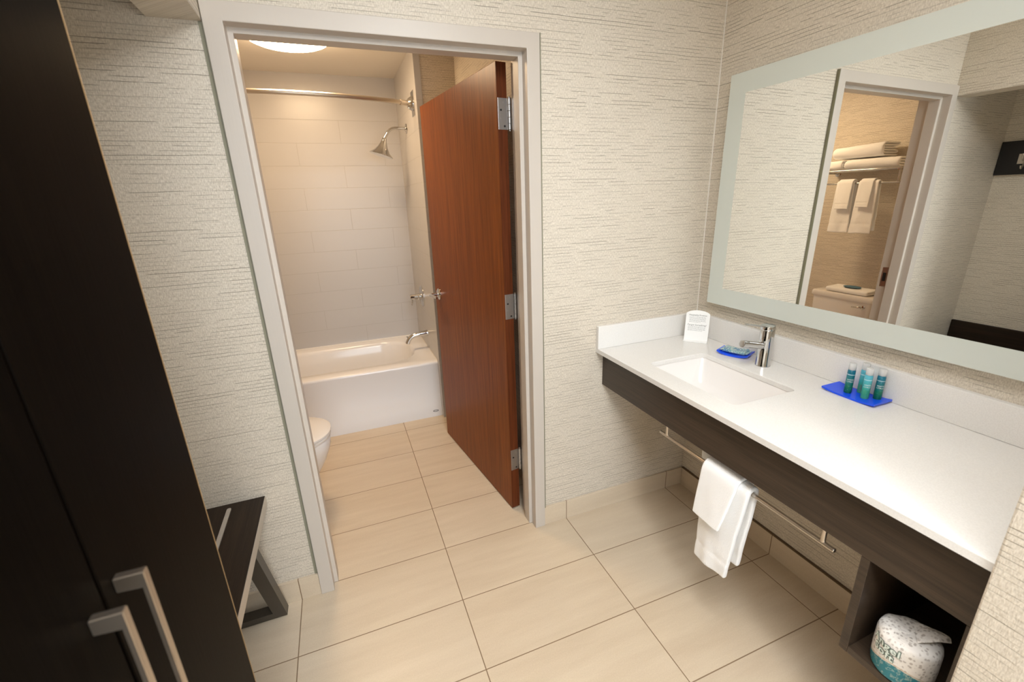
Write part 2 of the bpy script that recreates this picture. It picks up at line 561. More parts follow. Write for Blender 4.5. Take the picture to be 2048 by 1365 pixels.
structure('wall_bath_tub_end', bx(-1.04, -0.999, 1.33, 2.14, 0, CEIL, bev=.003), SURY, 'white tiled wall at the tap end of the bathtub')
structure('wall_bath_return', bx(-0.999, -0.69, 1.334, 2.14, 0, CEIL), WALLP)
structure('wall_bath_right', bx(-0.79, -0.69, WT, 1.334, 0, CEIL), WALLP)

def base_tile(name, x0, x1, y0, y1, mat):
    o = structure(name, bx(x0, x1, y0, y1, 0.0, 0.1015, bev=.0015), mat)
    return o
base_tile('baseboard_back', DXR + .0005, -0.0005, -0.0105, -0.0003, BASEX)
base_tile('baseboard_back_left', XL + .001, DXL - .0005, -0.0105, -0.0003, BASEX)
base_tile('baseboard_right', -0.0105, -0.0003, -1.371, -0.011, BASEY)
base_tile('baseboard_left', XL + .0003, XL + .0105, -0.895, -0.011, BASEY)
base_tile('baseboard_bath_right', -0.801, -0.7903, WT + .02, 1.333, BASEY)
base_tile('baseboard_bath_left', XL + .0003, XL + .0105, WT + .001, 1.371, BASEY)
structure('trim_1', bx(-0.0115, -0.0004, -1.371, -0.0115, 0.1016, 0.1062), GROUT, 'dark joint along the top of the tiled base under the counter')

# corner caulk line; olive strips along the door frame sides
structure('trim_2', bx(-0.0034, -0.0002, -0.0034, -0.0002, 0.985, CEIL - .001), CAULK)
structure('trim_5', bx(DXL - .012, DXL - .0002, -0.0022, -0.0002, 0.102, 2.0395), plain('olive_strip', (0.27, 0.255, 0.18), .7), 'olive strip along the left side of the door frame')
structure('trim_6', bx(DXR + .0002, DXR + .004, -0.0150, -0.0002, 0.102, DH), plain('olive_strip_thin', (0.27, 0.255, 0.18), .7))

# hollow metal door frame, swept with mitres
prof = [(0.0, -.0003), (0, -.015), (.0505, -.015), (.0505, .03), (.066, .03), (.066, .086), (.0505, .086), (.0505, .145), (0, .145), (0, WT + .0003), (.025, WT + .0003), (.025, -.0003)]
t = bmesh.new()
rings = [[Vector((DXL + w, y, 0)) for w, y in prof], [Vector((DXL + w, y, DH - w)) for w, y in prof],
         [Vector((DXR - w, y, DH - w)) for w, y in prof], [Vector((DXR - w, y, 0)) for w, y in prof]]
loft(t, rings)
frame = structure('door_2', t, FRAMEP, 'cream painted steel frame around the open bathroom doorway')
bmod = frame.modifiers.new('bevel', 'BEVEL'); bmod.width = .0022; bmod.segments = 2; bmod.limit_method = 'ANGLE'
sp = bx(DXL + .0506, DXL + .0526, .095, .128, .94, 1.065, bev=.0006)
strike = obj('strike_plate', sp, STEEL, frame); strike['label'] = 'steel latch strike plate in the frame'
obj('strike_hole', bx(DXL + .0526, DXL + .0531, .102, .121, .975, 1.03), GAPD, strike)

# ------------------------------------------------------------------ bathroom door leaf
HX, HY = -0.9037, 0.164
d = Vector((-0.1335, 0.991, 0)).normalized()
nrm = Vector((-d.y, d.x, 0))
Dw, Dt = 0.925, 0.0445
P0 = Vector((-0.948, 0.162, 0))
def dpt(s, tt, z):      # along the leaf, through its thickness (0 = face to the doorway), height
    return P0 + d * s - nrm * tt + Vector((0, 0, z))
DM = Matrix(((d.x, -nrm.x, 0, P0.x), (d.y, -nrm.y, 0, P0.y), (0, 0, 1, 0), (0, 0, 0, 1)))
door = thing('door_1', 'reddish brown wooden bathroom door standing open on three steel hinges', 'door', dpt(0, .02, 0.0), kind='structure')
t = bmesh.new(); join(t, bx(0, Dw, 0, Dt, .008, 2.0435, bev=.0015), DM)
leaf = obj('door_leaf', t, CHERRY, door)
for zc in (1.8617, 1.079, 0.290):
    t = bmesh.new()
    join(t, bx(-.0022, .0, .003, .0445, zc - .057, zc + .057, bev=.0006), DM)
    h = obj('hinge', t, STEEL, door)
    t = bmesh.new()
    for k in range(5):
        z0 = zc - .057 + k * .0228
        lathe(t, [(.0066, .0004), (.0072, .001), (.0072, .0218), (.0066, .0224)], dpt(-.004, .0525, z0), seg=18)
    lathe(t, [(.001, 0), (.0052, .001), (.0052, .004), (.002, .006)], dpt(-.004, .0525, zc + .057), seg=14)
    lathe(t, [(.001, 0), (.0052, -.001), (.0052, -.004), (.002, -.006)], dpt(-.004, .0525, zc - .057), seg=14)
    obj('hinge_pin', t, STEEL, h, smooth=40)
    for i, (oz, ox) in enumerate(((.042, .026), (.014, .013), (-.016, .013), (-.044, .028))):
        t = bmesh.new()
        lathe(t, [(.0042, 0), (.0040, .0006), (.0022, .0008), (.0021, .0002)], dpt(-.0022, .003 + ox, zc + oz), -d, seg=14)
        obj('hinge_screw', t, DARKMETAL if i % 2 else STEEL, h, smooth=40)
    t = bmesh.new(); join(t, bx(-.012, .0, .0555, .058, zc - .057, zc + .057), DM)
    obj('jamb_leaf', t, STEEL, h)
# lever
SL, ZL = 0.858, 0.998
hd = thing('lever_handle', '', '', dpt(SL, 0, ZL)); del hd['label']; del hd['category']
hd.parent = door; hd.location = dpt(SL, 0, ZL) - Vector(door.location)
t = bmesh.new(); lathe(t, [(.034, 0), (.034, .004), (.029, .008), (.016, .010)], dpt(SL, 0, ZL), nrm, 32)
obj('rose', t, CHROME, hd, smooth=35)
t = bmesh.new()
q = [dpt(SL, -.008, ZL), dpt(SL, -.035, ZL), dpt(SL, -.050, ZL), dpt(SL - .012, -.056, ZL), dpt(SL - .05, -.057, ZL), dpt(SL - .105, -.054, ZL)]
tube(t, q, [.0095, .0095, .0105, .0105, .0092, .0075], 18)
obj('lever', t, CHROME, hd, smooth=50)
t = bmesh.new(); join(t, bx(Dw - .0004, Dw + .0012, .010, .035, .94, 1.06), DM)
obj('latch_plate', t, STEEL, door)
t = bmesh.new(); join(t, bx(-.0008, .0, .0004, .0442, .009, 2.0428), DM)
obj('leaf_edge_strip', t, CHERRYE, door)['label'] = 'darker red-brown hinge edge of the door'

# ------------------------------------------------------------------ ceiling lamps, panel and hall ones added as fill
def dome(name, label, cx, cy, R, drop, mat, rimmat):
    t_ = thing(name, label, 'ceiling light', (cx, cy, CEIL - drop))
    z1 = CEIL
    bm = bmesh.new()
    lathe(bm, [(R * .99, 0), (R + .006, -drop * .1), (R + .006, -drop * .34), (R - .001, -drop * .42), (R - .010, -drop * .38), (R - .012, -.004)], (cx, cy, z1 - .0005), seg=56, cap=False)
    obj('rim', bm, rimmat, t_, smooth=40)
    bm = bmesh.new()
    Ri = R - .0125
    lathe(bm, [(Ri, -drop * .3), (Ri * 1.0, -drop * .55), (Ri * .965, -drop * .78), (Ri * .86, -drop * .92), (Ri * .6, -drop * .98), (Ri * .3, -drop), (0, -drop * 1.003)], (cx, cy, z1), seg=56, cap=False)
    obj('diffuser', bm, mat, t_, smooth=60)
    return t_
dome('ceiling_light', 'round white flush ceiling light in the bathroom over the tub edge', -1.695, 1.285, 0.214, .062,
     mk_emit('bath_diffuser', BATH_COL, BATH_LAMP), NICKEL)
dome('ceiling_light', 'round flush ceiling light on the vanity area ceiling between mirror and wardrobe', -1.12, -1.08, 0.21, .06,
     mk_emit('vanity_diffuser', VANITY_COL, VANITY_LAMP), NICKEL)
pn = thing('fill_panel', 'added unseen fill light panel on the entry ceiling near the wardrobe', 'ceiling light', (-1.32, -1.75, CEIL - .03))  # unseen panel added for broad soft fill from above
t = bmesh.new()
for (xa, xb, ya, yb) in ((-1.77, -.87, -2.36, -2.34), (-1.77, -.87, -1.16 - .02, -1.16), (-1.79, -1.77, -2.36, -1.16), (-.87, -.85, -2.36, -1.16)):
    box(t, xa, xb, ya, yb, CEIL - .03, CEIL - .0005)
obj('panel_frame', t, CEILP, pn)
obj('diffuser', bx(-1.7695, -.8705, -2.3395, -1.1805, CEIL - .022, CEIL - .015), mk_emit('fill_panel_diffuser', PANEL_FILL_COL, PANEL_FILL), pn)
dome('ceiling_light', 'added unseen round fill light at the far end of the entry', -1.45, -3.0, 0.24, .06,  # unseen lamp added behind the viewer as fill
     mk_emit('hall_fill_diffuser', HALL_FILL_COL, HALL_FILL), NICKEL)

# ------------------------------------------------------------------ wardrobe
WX = -1.87
wr = thing('wardrobe', 'tall dark espresso wardrobe with two bar-handled doors at the left edge', 'wardrobe', (-2.2, -1.2, 0))
t = bmesh.new()
box(t, XL + .001, WX - .021, -1.50, -1.482, 0.0, 2.035)
box(t, XL + .001, WX - .021, -0.918, -0.90, 0.0, 2.035)
box(t, XL + .001, WX - .021, -1.482, -0.918, 2.017, 2.035)
box(t, XL + .001, WX - .021, -1.482, -0.918, 0.06, 0.078)
box(t, XL + .001, XL + .009, -1.482, -0.918, 0.0, 2.035)
box(t, WX - .06, WX - .045, -1.482, -0.918, 0.0, 0.06)
obj('body', t, ESPW, wr)
def wdoor(y0, y1, yh):
    dd = obj('door', bx(WX - .02, WX, y0, y1, 0.065, 2.03, bev=.0012), ESPW, wr)
    # one bent bar: two posts and a grip, all one mesh
    t = bmesh.new()
    xo, xi = WX + .0275, WX + .0002
    zt_, zb_ = 1.186, .982
    pf = [(xi, zt_), (xo, zt_), (xo, zb_), (xi, zb_), (xi, zb_ + .018), (xo - .0042, zb_ + .018), (xo - .0042, zt_ - .018), (xi, zt_ - .018)]
    loft(t, [[Vector((x, yh - .0048, z)) for x, z in pf], [Vector((x, yh + .0048, z)) for x, z in pf]])
    bmesh.ops.bevel(t, geom=list(t.edges), offset=.0009, segments=2, affect='EDGES')
    obj('handle', t, HANDLEM, dd)
    return dd
wdoor(-1.1935, -0.9012, -1.171)
wdoor(-1.499, -1.1975, -1.2225)
obj('edge_band', bx(WX - .0205, WX + .0004, -0.9011, -0.8999, 0.065, 2.03), EDGEB, wr)['label'] = 'wardrobe edge band with its lit highlight put into the tan colour'

# ------------------------------------------------------------------ luggage bench
lb = thing('luggage_bench', 'dark wood luggage bench with slanted square steel leg in the alcove', 'bench', (-2.26, -0.44, 0))
obj('bench_top', bx(XL + .012, -1.989, -0.885, -0.004, .475, .5145, bev=.001), ESPB, lb)
obj('backboard', bx(XL + .0005, XL + .022, -0.885, -0.004, .515, .66, bev=.001), ESPB, lb)
obj('front_edge', bx(-1.9888, -1.9875, -0.885, -0.004, .4755, .514), STRIPM, lb)['label'] = 'pale grey-brown front edge of the bench top'
def leg(y0, sgn):
    t = bmesh.new()
    lean = 0.44 * sgn
    x0, x1 = XL + .03, -1.993
    w = .043
    def sect(xa, xb, za, zb):
        r = []
        for x in (xa, xb):
            for z in (za, zb):
                for yy in (0, -.045):
                    r.append(Vector((x, y0 + yy - lean * z, z)))
        v = [t.verts.new(p) for p in r]
        for f in ((0, 1, 3, 2), (4, 6, 7, 5), (0, 4, 5, 1), (2, 3, 7, 6), (0, 2, 6, 4), (1, 5, 7, 3)):
            t.faces.new([v[i] for i in f])
    sect(x0, x1, 0.004, .004 + w)
    sect(x1 - w, x1, .004 + w, .4748)
    sect(x0, x0 + w, .004 + w, .4748)
    o = obj('leg_frame', t, BRONZE, lb)
    for xx in (x0 + .08, x1 - .08):
        obj('foot_pad', lathe(bmesh.new(), [(.012, 0.0002), (.012, .004)], (xx, y0 - .022, 0.0), seg=12), GAPD, o)
leg(-0.021, 1)
leg(-0.82, -1)
for xs in (-2.098, -2.24, -2.38):
    t = bmesh.new()
    ring = []
    ya, yb, hw = -0.044, -0.80, .0068
    for k in range(9):
        a = math.pi * k / 8
        ring.append(Vector((xs + hw * math.cos(a), ya + hw * math.sin(a), 0)))
    for k in range(9):
        a = math.pi + math.pi * k / 8
        ring.append(Vector((xs + hw * math.cos(a), yb + hw * math.sin(a), 0)))
    loft(t, [[p + Vector((0, 0, .5146)) for p in ring], [p + Vector((0, 0, .5185)) for p in ring]])
    s_ = obj('luggage_strip', t, STRIPM, lb)
    s_['label'] = 'beige metal strip on the bench top'
    for yy in (-.085, -.19, -.40, -.60):
        obj('screw', lathe(bmesh.new(), [(.0032, 0), (.0028, .0006)], (xs, yy, .5186), seg=12), STEEL, s_)

# ------------------------------------------------------------------ coat rack (seen in the mirror)
cr = thing('coat_rack', 'black wall board with metal coat hooks, seen in the mirror', 'coat rack', (XL + .01, -0.40, 1.622))
obj('board', bx(XL + .0005, XL + .022, -0.82, -0.004, 1.622, 1.82, bev=.001), plain('black_board', (0.006, 0.005, 0.005), 0.45), cr)
for yh in (-0.135, -0.41, -0.69):
    h = obj('hook', bx(XL + .0222, XL + .026, yh - .035, yh + .035, 1.683, 1.742, bev=.001), NICKEL, cr)
    t = bmesh.new()
    tube(t, arc_pts((XL + .026, yh, 1.705), (XL + .075, yh, 1.69), (XL + .07, yh, 1.74), 8), .005, 10)
    tube(t, arc_pts((XL + .026, yh, 1.695), (XL + .05, yh, 1.63), (XL + .06, yh, 1.672), 8), .005, 10)
    obj('hook_prong', t, NICKEL, h, smooth=50)

# ------------------------------------------------------------------ vanity counter, cabinet, sink
XF, HC, CT = -0.5723, 0.8788, 0.0188
YE = -1.3705
SX0, SX1, SY0, SY1 = -0.479, -0.195, -0.695, -0.262
ct = thing('vanity_countertop', 'long white quartz counter with backsplash under the mirror', 'countertop', (-.28, -.68, HC - CT))
t = bmesh.new()
cx, cy = (SX0 + SX1) / 2, (SY0 + SY1) / 2
hx, hy = (SX1 - SX0) / 2, (SY1 - SY0) / 2
n = 6
inner = rrect(cx, cy, hx, hy, .022, 0, n)
outer = []
bX0, bX1, bY0, bY1 = XF, -.0005, YE, -.0005
for p in inner:       # match every inner point to a point of the outer rectangle
    dx_, dy_ = p.x - cx, p.y - cy
    ax = abs(dx_) / hx; ay = abs(dy_) / hy
    if ax >= ay:
        X = bX1 if dx_ > 0 else bX0
        Y = cy + dy_ / ax * 1.0
        Y = (bY1 if dy_ > 0 else bY0) if ay > .93 else cy + dy_
    else:
        Y = bY1 if dy_ > 0 else bY0
        X = (bX1 if dx_ > 0 else bX0) if ax > .93 else cx + dx_
    outer.append(Vector((X, Y, 0)))
zt, zb = HC, HC - CT
up = lambda L, z: [Vector((p.x, p.y, z)) for p in L]
def inset_in(L, e): return [Vector((cx + (p.x - cx) * (1 + e / hx), cy + (p.y - cy) * (1 + e / hy), p.z)) for p in L]
rings = [up(outer, zt), up(inset_in(inner, .0015), zt), up(inner, zt - .0015), up(inner, zb), up(outer, zb)]
loft(t, rings + [rings[0]], False, False)
bmesh.ops.remove_doubles(t, verts=t.verts, dist=1e-5)
bmesh.ops.dissolve_degenerate(t, edges=t.edges, dist=1e-6)
slab = obj('slab', t, QUARTZ, ct, smooth=30)
obj('side_splash', bx(XF, -.0205, -.0205, -.0005, HC + .0003, .9844, bev=.0018), QUARTZ, ct)
obj('back_splash', bx(-.0205, -.0005, YE, -.0005, HC + .0003, .9844, bev=.0018), QUARTZ, ct)
sk = thing('sink_basin', 'rectangular white undermount sink basin set into the counter', 'sink', (cx, cy, .72))
t = bmesh.new()
z0 = zb - .0005
rg = [rrect(cx, cy, hx + .03, hy + .03, .03, z0, n), rrect(cx, cy, hx + .003, hy + .003, .024, z0, n), rrect(cx, cy, hx - .004, hy - .004, .028, z0 - .02, n),
      rrect(cx, cy, hx - .022, hy - .022, .05, z0 - .09, n), rrect(cx, cy, hx - .04, hy - .04, .06, z0 - .118, n),
      rrect(cx, cy, hx - .08, hy - .09, .05, z0 - .130, n), rrect(cx, cy, .03, .03, .029, z0 - .136, n)]
out = [rrect(cx, cy, .04, .04, .038, z0 - .150, n), rrect(cx, cy, hx - .06, hy - .07, .06, z0 - .145, n), rrect(cx, cy, hx - .005, hy - .005, .06, z0 - .10, n), rrect(cx, cy, hx + .012, hy + .012, .03, z0 - .02, n), rrect(cx, cy, hx + .03, hy + .03, .03, z0 - .012, n)]
loft(t, [rg[0]] + rg[1:], False, True)
loft(t, out + [rg[0]], True, False)
bmesh.ops.remove_doubles(t, verts=t.verts, dist=1e-6)
obj('bowl', t, PORC, sk, smooth=50)
t = bmesh.new(); lathe(t, [(.024, 0), (.024, .003), (.017, .004), (.015, .001), (0, .0012)], (cx, cy, z0 - .1358), seg=24)
obj('drain', t, CHROME, sk, smooth=40)
tp_ = thing('drain_trap', 'white drain trap pipe under the sink, behind the hand towel', 'pipe', (cx, cy, .50))
t = bmesh.new()
tube(t, [(cx, cy, .706), (cx, cy, .56)] + arc_pts((cx, cy, .55), (cx, cy, .47), (cx + .05, cy, .48), 6) + arc_pts((cx + .06, cy, .485), (cx + .09, cy, .50), (cx + .09, cy, .56), 6) + [(cx + .12, cy, .575), (-.0012, cy, .575)], .021, 18)
obj('pipe', t, PVC, tp_, smooth=50)
t = bmesh.new(); lathe(t, [(.027, 0), (.029, .004), (.029, .024), (.027, .028)], (cx, cy, .60), seg=18)
obj('slip_nut', t, PVC, tp_, smooth=40)

vc = thing('vanity_cabinet', 'dark wood apron and open cubby under the white counter', 'cabinet', (-.3, -.68, .402))
XA = -.533
obj('apron', bx(XA, XA + .02, YE, -.0005, .694, HC - CT - .0004, bev=.001), ESPY, vc)
obj('side_panel', bx(XA, -.012, -1.1728, -1.1528, .402, .6935, bev=.0008), ESPY, vc)
obj('side_panel', bx(XA, -.012, YE, -1.3525, .402, .6935, bev=.0008), ESPY, vc)
obj('bottom_panel', bx(XA + .0006, -.012, -1.3523, -1.173, .4025, .422, bev=.0008), ESPY, vc)
obj('back_panel', bx(-.030, -.0125, -1.3523, -1.173, .4225, .70), ESPZ, vc)

tb = thing('towel_bar', 'long brushed nickel towel bar hung below the vanity apron', 'towel bar', (-.495, -.73, .62))
t = bmesh.new(); tube(t, [(-.495, -.379, .627), (-.495, -.3805, .627), (-.495, -1.0745, .627), (-.495, -1.076, .627)], [.0055, .0068, .0068, .0055], 18)
obj('bar', t, NICKEL, tb, smooth=40)
for yy in (-.418, -1.043):
    t = bmesh.new(); tube(t, [(-.495, yy, .628), (-.495, yy, .70), (-.508, yy, .72), (-.5128, yy, .72)], .0062, 14)
    obj('post', t, NICKEL, tb, smooth=50)

# ------------------------------------------------------------------ faucet
fx, fy, fz = -0.098, -0.4747, HC
fc = thing('faucet', 'chrome single lever faucet standing behind the sink', 'faucet', (fx, fy, fz))
t = bmesh.new()
lathe(t, [(.0275, .0003), (.0275, .004), (.0262, .006), (.0255, .10), (.0255, .146), (.0245, .148)], (fx, fy, fz), seg=36)
obj('body', t, CHROME, fc, smooth=40)
t = bmesh.new()
lathe(t, [(.0245, .0005), (.0262, .002), (.0262, .014), (.025, .017), (0, .0175)], (fx, fy, fz + .148), Vector((-.06, 0, 1)), seg=36)
cap_ = obj('cap', t, CHROME, fc, smooth=40)
t = bmesh.new()
tube(t, [(fx - .005, fy, fz + .082), (fx - .06, fy, fz + .093), (fx - .125, fy, fz + .1085), (fx - .1255, fy, fz + .1086)], [.0135, .0135, .0135, .0122], 24)
sp_ = obj('spout', t, CHROME, fc, smooth=40)
t = bmesh.new(); lathe(t, [(.0115, 0), (.0115, .0015), (.010, .0018)], (fx - .1257, fy, fz + .1087), Vector((-1, 0, .23)), seg=24)
obj('aerator', t, STEEL, sp_, smooth=40)
t = bmesh.new()
tube(t, [(fx - .02, fy, fz + .163), (fx - .06, fy, fz + .172), (fx - .126, fy, fz + .186)], [.0045, .0034, .0030], 12)
obj('lever', t, CHROME, fc, smooth=50)

# ------------------------------------------------------------------ blue dishes, soap, bottles
def dish(name, label, c, ang, L, W, rise, th=.006):
    t = bmesh.new()
    N = 20
    ca, sa = math.cos(ang), math.sin(ang)
    top, bot = [], []
    rings = []
    for i in range(N + 1):
        s = -1 + 2 * i / N
        z = rise * abs(s) ** 2.6
        l = s * L / 2
        row = []
        for (w, dz) in ((-W / 2, 0), (W / 2, 0), (W / 2, th), (-W / 2, th)):
            row.append(Vector((c[0] + l * ca - w * sa, c[1] + l * sa + w * ca, HC + .0004 + z + dz)))
        rings.append(row)
    loft(t, rings)
    bmesh.ops.bevel(t, geom=[e for e in t.edges if e.calc_face_angle(0) > .8], offset=.0014, segments=2, affect='EDGES')
    return tag(obj(name, t, BLUE, smooth=35), label, 'dish')
angS = math.atan2(-.113, .047)
dish('soap_dish', 'small curved blue soap dish on the counter beside the faucet', (-.0915, -.334), angS, .125, .082, .011)
t = bmesh.new()
ca, sa = math.cos(angS), math.sin(angS)
MS = Matrix(((ca, -sa, 0, -.0915), (sa, ca, 0, -.334), (0, 0, 1, HC), (0, 0, 0, 1)))
s = bx(-.046, .046, -.029, .029, .0118, .0233, bev=.005, seg=3)
bmesh.ops.subdivide_edges(s, edges=[e for e in s.edges if e.calc_length() > .03], cuts=6, use_grid_fill=True)
for v in s.verts:
    v.co.z += .0015 * nz((v.co.x * 60, v.co.y * 60, 1)) if v.co.z > .015 else 0
    if v.co.z > .015: v.co.z += .004 * (v.co.x / .046) ** 2
for sx in (-1, 1):     # crimped ends of the wrapper
    box(s, min(sx * .046, sx * .056), max(sx * .046, sx * .056), -.03, .03, .0182, .0197)
join(t, s, MS)
tag(obj('soap_bar', t, SOAPW, smooth=40), 'soap bar in shiny blue-green printed wrapper on the blue dish', 'soap')
dish('amenity_tray', 'larger blue tray on the counter holding small bottles', (-.0690, -.806), math.pi / 2 - .0, .166, .090, .006)

def bottle(c, label, lab_mat, txt=True):
    z0 = HC + .0072
    r = .0112
    bt = thing('toiletry_bottle', label, 'bottle', (c[0], c[1], z0), group='small toiletry bottles on the blue tray')
    t = bmesh.new()
    lathe(t, [(r * .9, 0), (r, .002), (r, .076), (r * .93, .080), (r * .62, .083), (r * .6, .086)], (c[0], c[1], z0), seg=28)
    bd = obj('body', t, lab_mat, bt, smooth=40)
    t = bmesh.new()
    lathe(t, [(r * .86, .0815), (r * .93, .083), (r * .92, .102), (r * .85, .1045), (0, .105)], (c[0], c[1], z0), seg=28)
    obj('cap', t, CLEARCAP, bt, smooth=40)
    return bt, z0, r
def wrap_text(bm, c, r, z, ang0):
    for v in bm.verts:
        a = ang0 + v.co.x / r
        rr = r + .0004 + v.co.z
        v.co = Vector((c[0] + rr * math.cos(a), c[1] + rr * math.sin(a), z + v.co.y))
    return bm
BOTS = [((-.079, -.7865), 'green bottle at the left end of the blue tray, lettering forward', LABEL),
        ((-.043, -.806), 'pale green bottle at the back of the tray, turned to its striped label', LABELB),
        ((-.077, -.838), 'light mint bottle at the front of the tray, between the darker ones', LABELB),
        ((-.049, -.859), 'dark green bottle at the right end of the blue tray', LABEL)]
for i, (c, lab, lm) in enumerate(BOTS):
    bt, z0, r = bottle(c, lab, lm)
    ang = math.atan2(-1.66026 - c[1], -1.60881 - c[0])
    if i != 1:
        t = bmesh.new()
        a_ = text_bm('WHITE', .0062); join(t, wrap_text(a_, c, r, z0 + .048, ang + .15))
        a_ = text_bm('CITRUS', .0062); join(t, wrap_text(a_, c, r, z0 + .041, ang + .15))
        obj('lettering', t, WHITEINK, bt, normals=False)
    else:
        t = bmesh.new()
        for k in range(7):
            zz = z0 + .008 + k * .0034
            rows = []
            for q in range(7):
                a = ang - .55 + 1.1 * q / 6
                rows.append([Vector((c[0] + (r + .0004) * math.cos(a), c[1] + (r + .0004) * math.sin(a), zz)), Vector((c[0] + (r + .0004) * math.cos(a), c[1] + (r + .0004) * math.sin(a), zz + .0017))])
            loft(t, rows, False, False, closed=False)
        obj('printed_stripes', t, INK, bt, normals=False)

# ------------------------------------------------------------------ message card in the corner
A = Vector((-.138, -.0765, HC + .001)); B = Vector((-.071, -.1545, HC + .001))
ux = (B - A).normalized(); W_ = (B - A).length
back = Vector((.755, .655, 0)).normalized()
uy = (Vector((0, 0, 1)) + back * .20).normalized()
un = ux.cross(uy)
if un.x > 0: un = -un
ctr = (A + B) / 2
def cardp(u, v, w=0): return ctr + ux * u + uy * v + un * w
cd = thing('message_card', 'small white arched notice card standing in the counter corner', 'card', ctr)
def arch(w, h, rise, n=14):
    pts = [(-w / 2, 0), (w / 2, 0)]
    for i in range(n + 1):
        s = 1 - 2 * i / n
        pts.append((s * w / 2, h - rise + rise * math.sqrt(max(0, 1 - (s * .92) ** 2)) - rise * math.sqrt(1 - .92 ** 2) * 0))
    return pts
ar = arch(W_, .142, .026)
t = bmesh.new(); loft(t, [[cardp(u, v, 0) for u, v in ar], [cardp(u, v, .0022) for u, v in ar]])
obj('card', t, CARDM, cd)
t = bmesh.new()
zc = (.0023)
foot = [cardp(-W_ / 2, 0, .002), cardp(W_ / 2, 0, .002), cardp(W_ / 2, .004, .03), cardp(-W_ / 2, .004, .03)]
for p in foot: p.z = HC + .0006
loft(t, [foot, [p + Vector((0, 0, .0022)) for p in foot]])
obj('foot', t, CARDM, cd)
def card_text(s, size, v):
    bm = text_bm(s, size)
    out_ = bmesh.new()
    for q in bm.verts: q.co = cardp(q.co.x * (1 if ux.cross(uy).dot(un) > 0 else -1), v + q.co.y, .0027)
    join(out_, bm)
    return out_
sgn = 1 if ux.cross(uy).dot(un) > 0 else -1
t = bmesh.new()
def card_text2(bm_t, s, size, v):
    bm = text_bm(s, size)
    for q in bm.verts: q.co = cardp(q.co.x, v + q.co.y, .0027)
    join(bm_t, bm)
card_text2(t, 'Hospitality Promise', .0098, .119)
obj('heading', t, INK, cd, normals=False)
t = bmesh.new()
card_text2(t, 'Forgot Something?', .0108, .073)
obj('heading', t, INK, cd, normals=False)
t = bmesh.new()
random.seed(4)
def textline(v, u0, u1):
    u = u0
    while u < u1 - .002:
        w = random.uniform(.003, .011)
        w = min(w, u1 - u)
        f = [t.verts.new(cardp(a, b, .0027)) for a, b in ((u, v), (u + w, v), (u + w, v + .0014), (u, v + .0014))]
        t.faces.new(f)
        u += w + .0016
for k in range(6): textline(.1095 - k * .0047, -.036, .036 - (k == 5) * .02)
for k in range(5): textline(.0645 - k * .0046, -.039, .037 - (k == 4) * .012)
obj('fine_print', t, plain('pale_grey_ink', (.42, .43, .42), .7), cd, normals=False)

# ------------------------------------------------------------------ towels
def drape(name, label, yb, zb_, xb, r, y0, y1, Lf, Lb, front=-1, yb0=None, yb1=None, th=.011, seed=0, group=None, mat=TERRY, hem=True, back_in=True, flare=.012, folds=1.0):
    """cloth folded over a bar that runs along y; front = side (+1/-1 in x) of the longer fall"""
    t = bmesh.new()
    prof = []
    nf = 26
    yb0 = y0 if yb0 is None else yb0
    yb1 = y1 if yb1 is None else yb1
    for i in range(nf + 1):
        k = i / nf
        prof.append((front * r, zb_ - Lf * (1 - k), 1 - k, 0))
    for i in range(1, 8):
        a = math.pi * i / 8
        prof.append((front * r * math.cos(a), zb_ + r * math.sin(a), 0, 0))
    nb = 18
    for i in range(1, nb + 1):
        k = i / nb
        prof.append((-front * r, zb_ - Lb * k, 0, k))
    nc = 14
    rings = []
    for (px, pz, kf, kb) in prof:
        row = []
        k = max(kf, kb)
        ya = y0 + (yb0 - y0) * k; ye = y1 + (yb1 - y1) * k
        for j in range(nc + 1):
            s = j / nc
            y = ya + (ye - ya) * s
            off = front * flare * k if kf > 0 else 0
            wv = (math.sin(s * 6.0 + seed) * .004 + nz((s * 3 + seed, pz * 9, kb * 4)) * .006) * k * folds
            hz = 0
            if hem and kf > .80 and kf < .845: wv -= front * .0022
            dz = nz((y * 14, seed, 3)) * .004 * k
            row.append(Vector((xb + px + off + wv, y + nz((pz * 12, s * 2, seed)) * .003 * k, pz + dz)))
        rings.append(row)
    loft(t, rings, False, False, closed=False)
    base = Vector((xb, (y0 + y1) / 2, zb_))
    o = obj(name, t, mat, smooth=180, base=base)
    m1 = o.modifiers.new('thickness', 'SOLIDIFY'); m1.thickness = th; m1.offset = 0
    m2 = o.modifiers.new('round', 'SUBSURF'); m2.levels = 2; m2.render_levels = 2
    return tag(o, label, 'towel', group)

# vanity towel set: hand towel over the bar, washcloth over it
drape('hand_towel', 'long white hand towel hanging from the bar under the counter', 0, .627, -.495, .0180, -.824, -.640, .356, .325, -1, -.788, -.655, th=.019, seed=1.0, flare=.020, folds=1.6)
drape('washcloth', 'short white washcloth folded over the hand towel under the counter', 0, .627, -.495, .0385, -.790, -.644, .165, .10, -1, -.766, -.650, th=.0125, seed=2.4, hem=False, flare=.027, folds=.4)

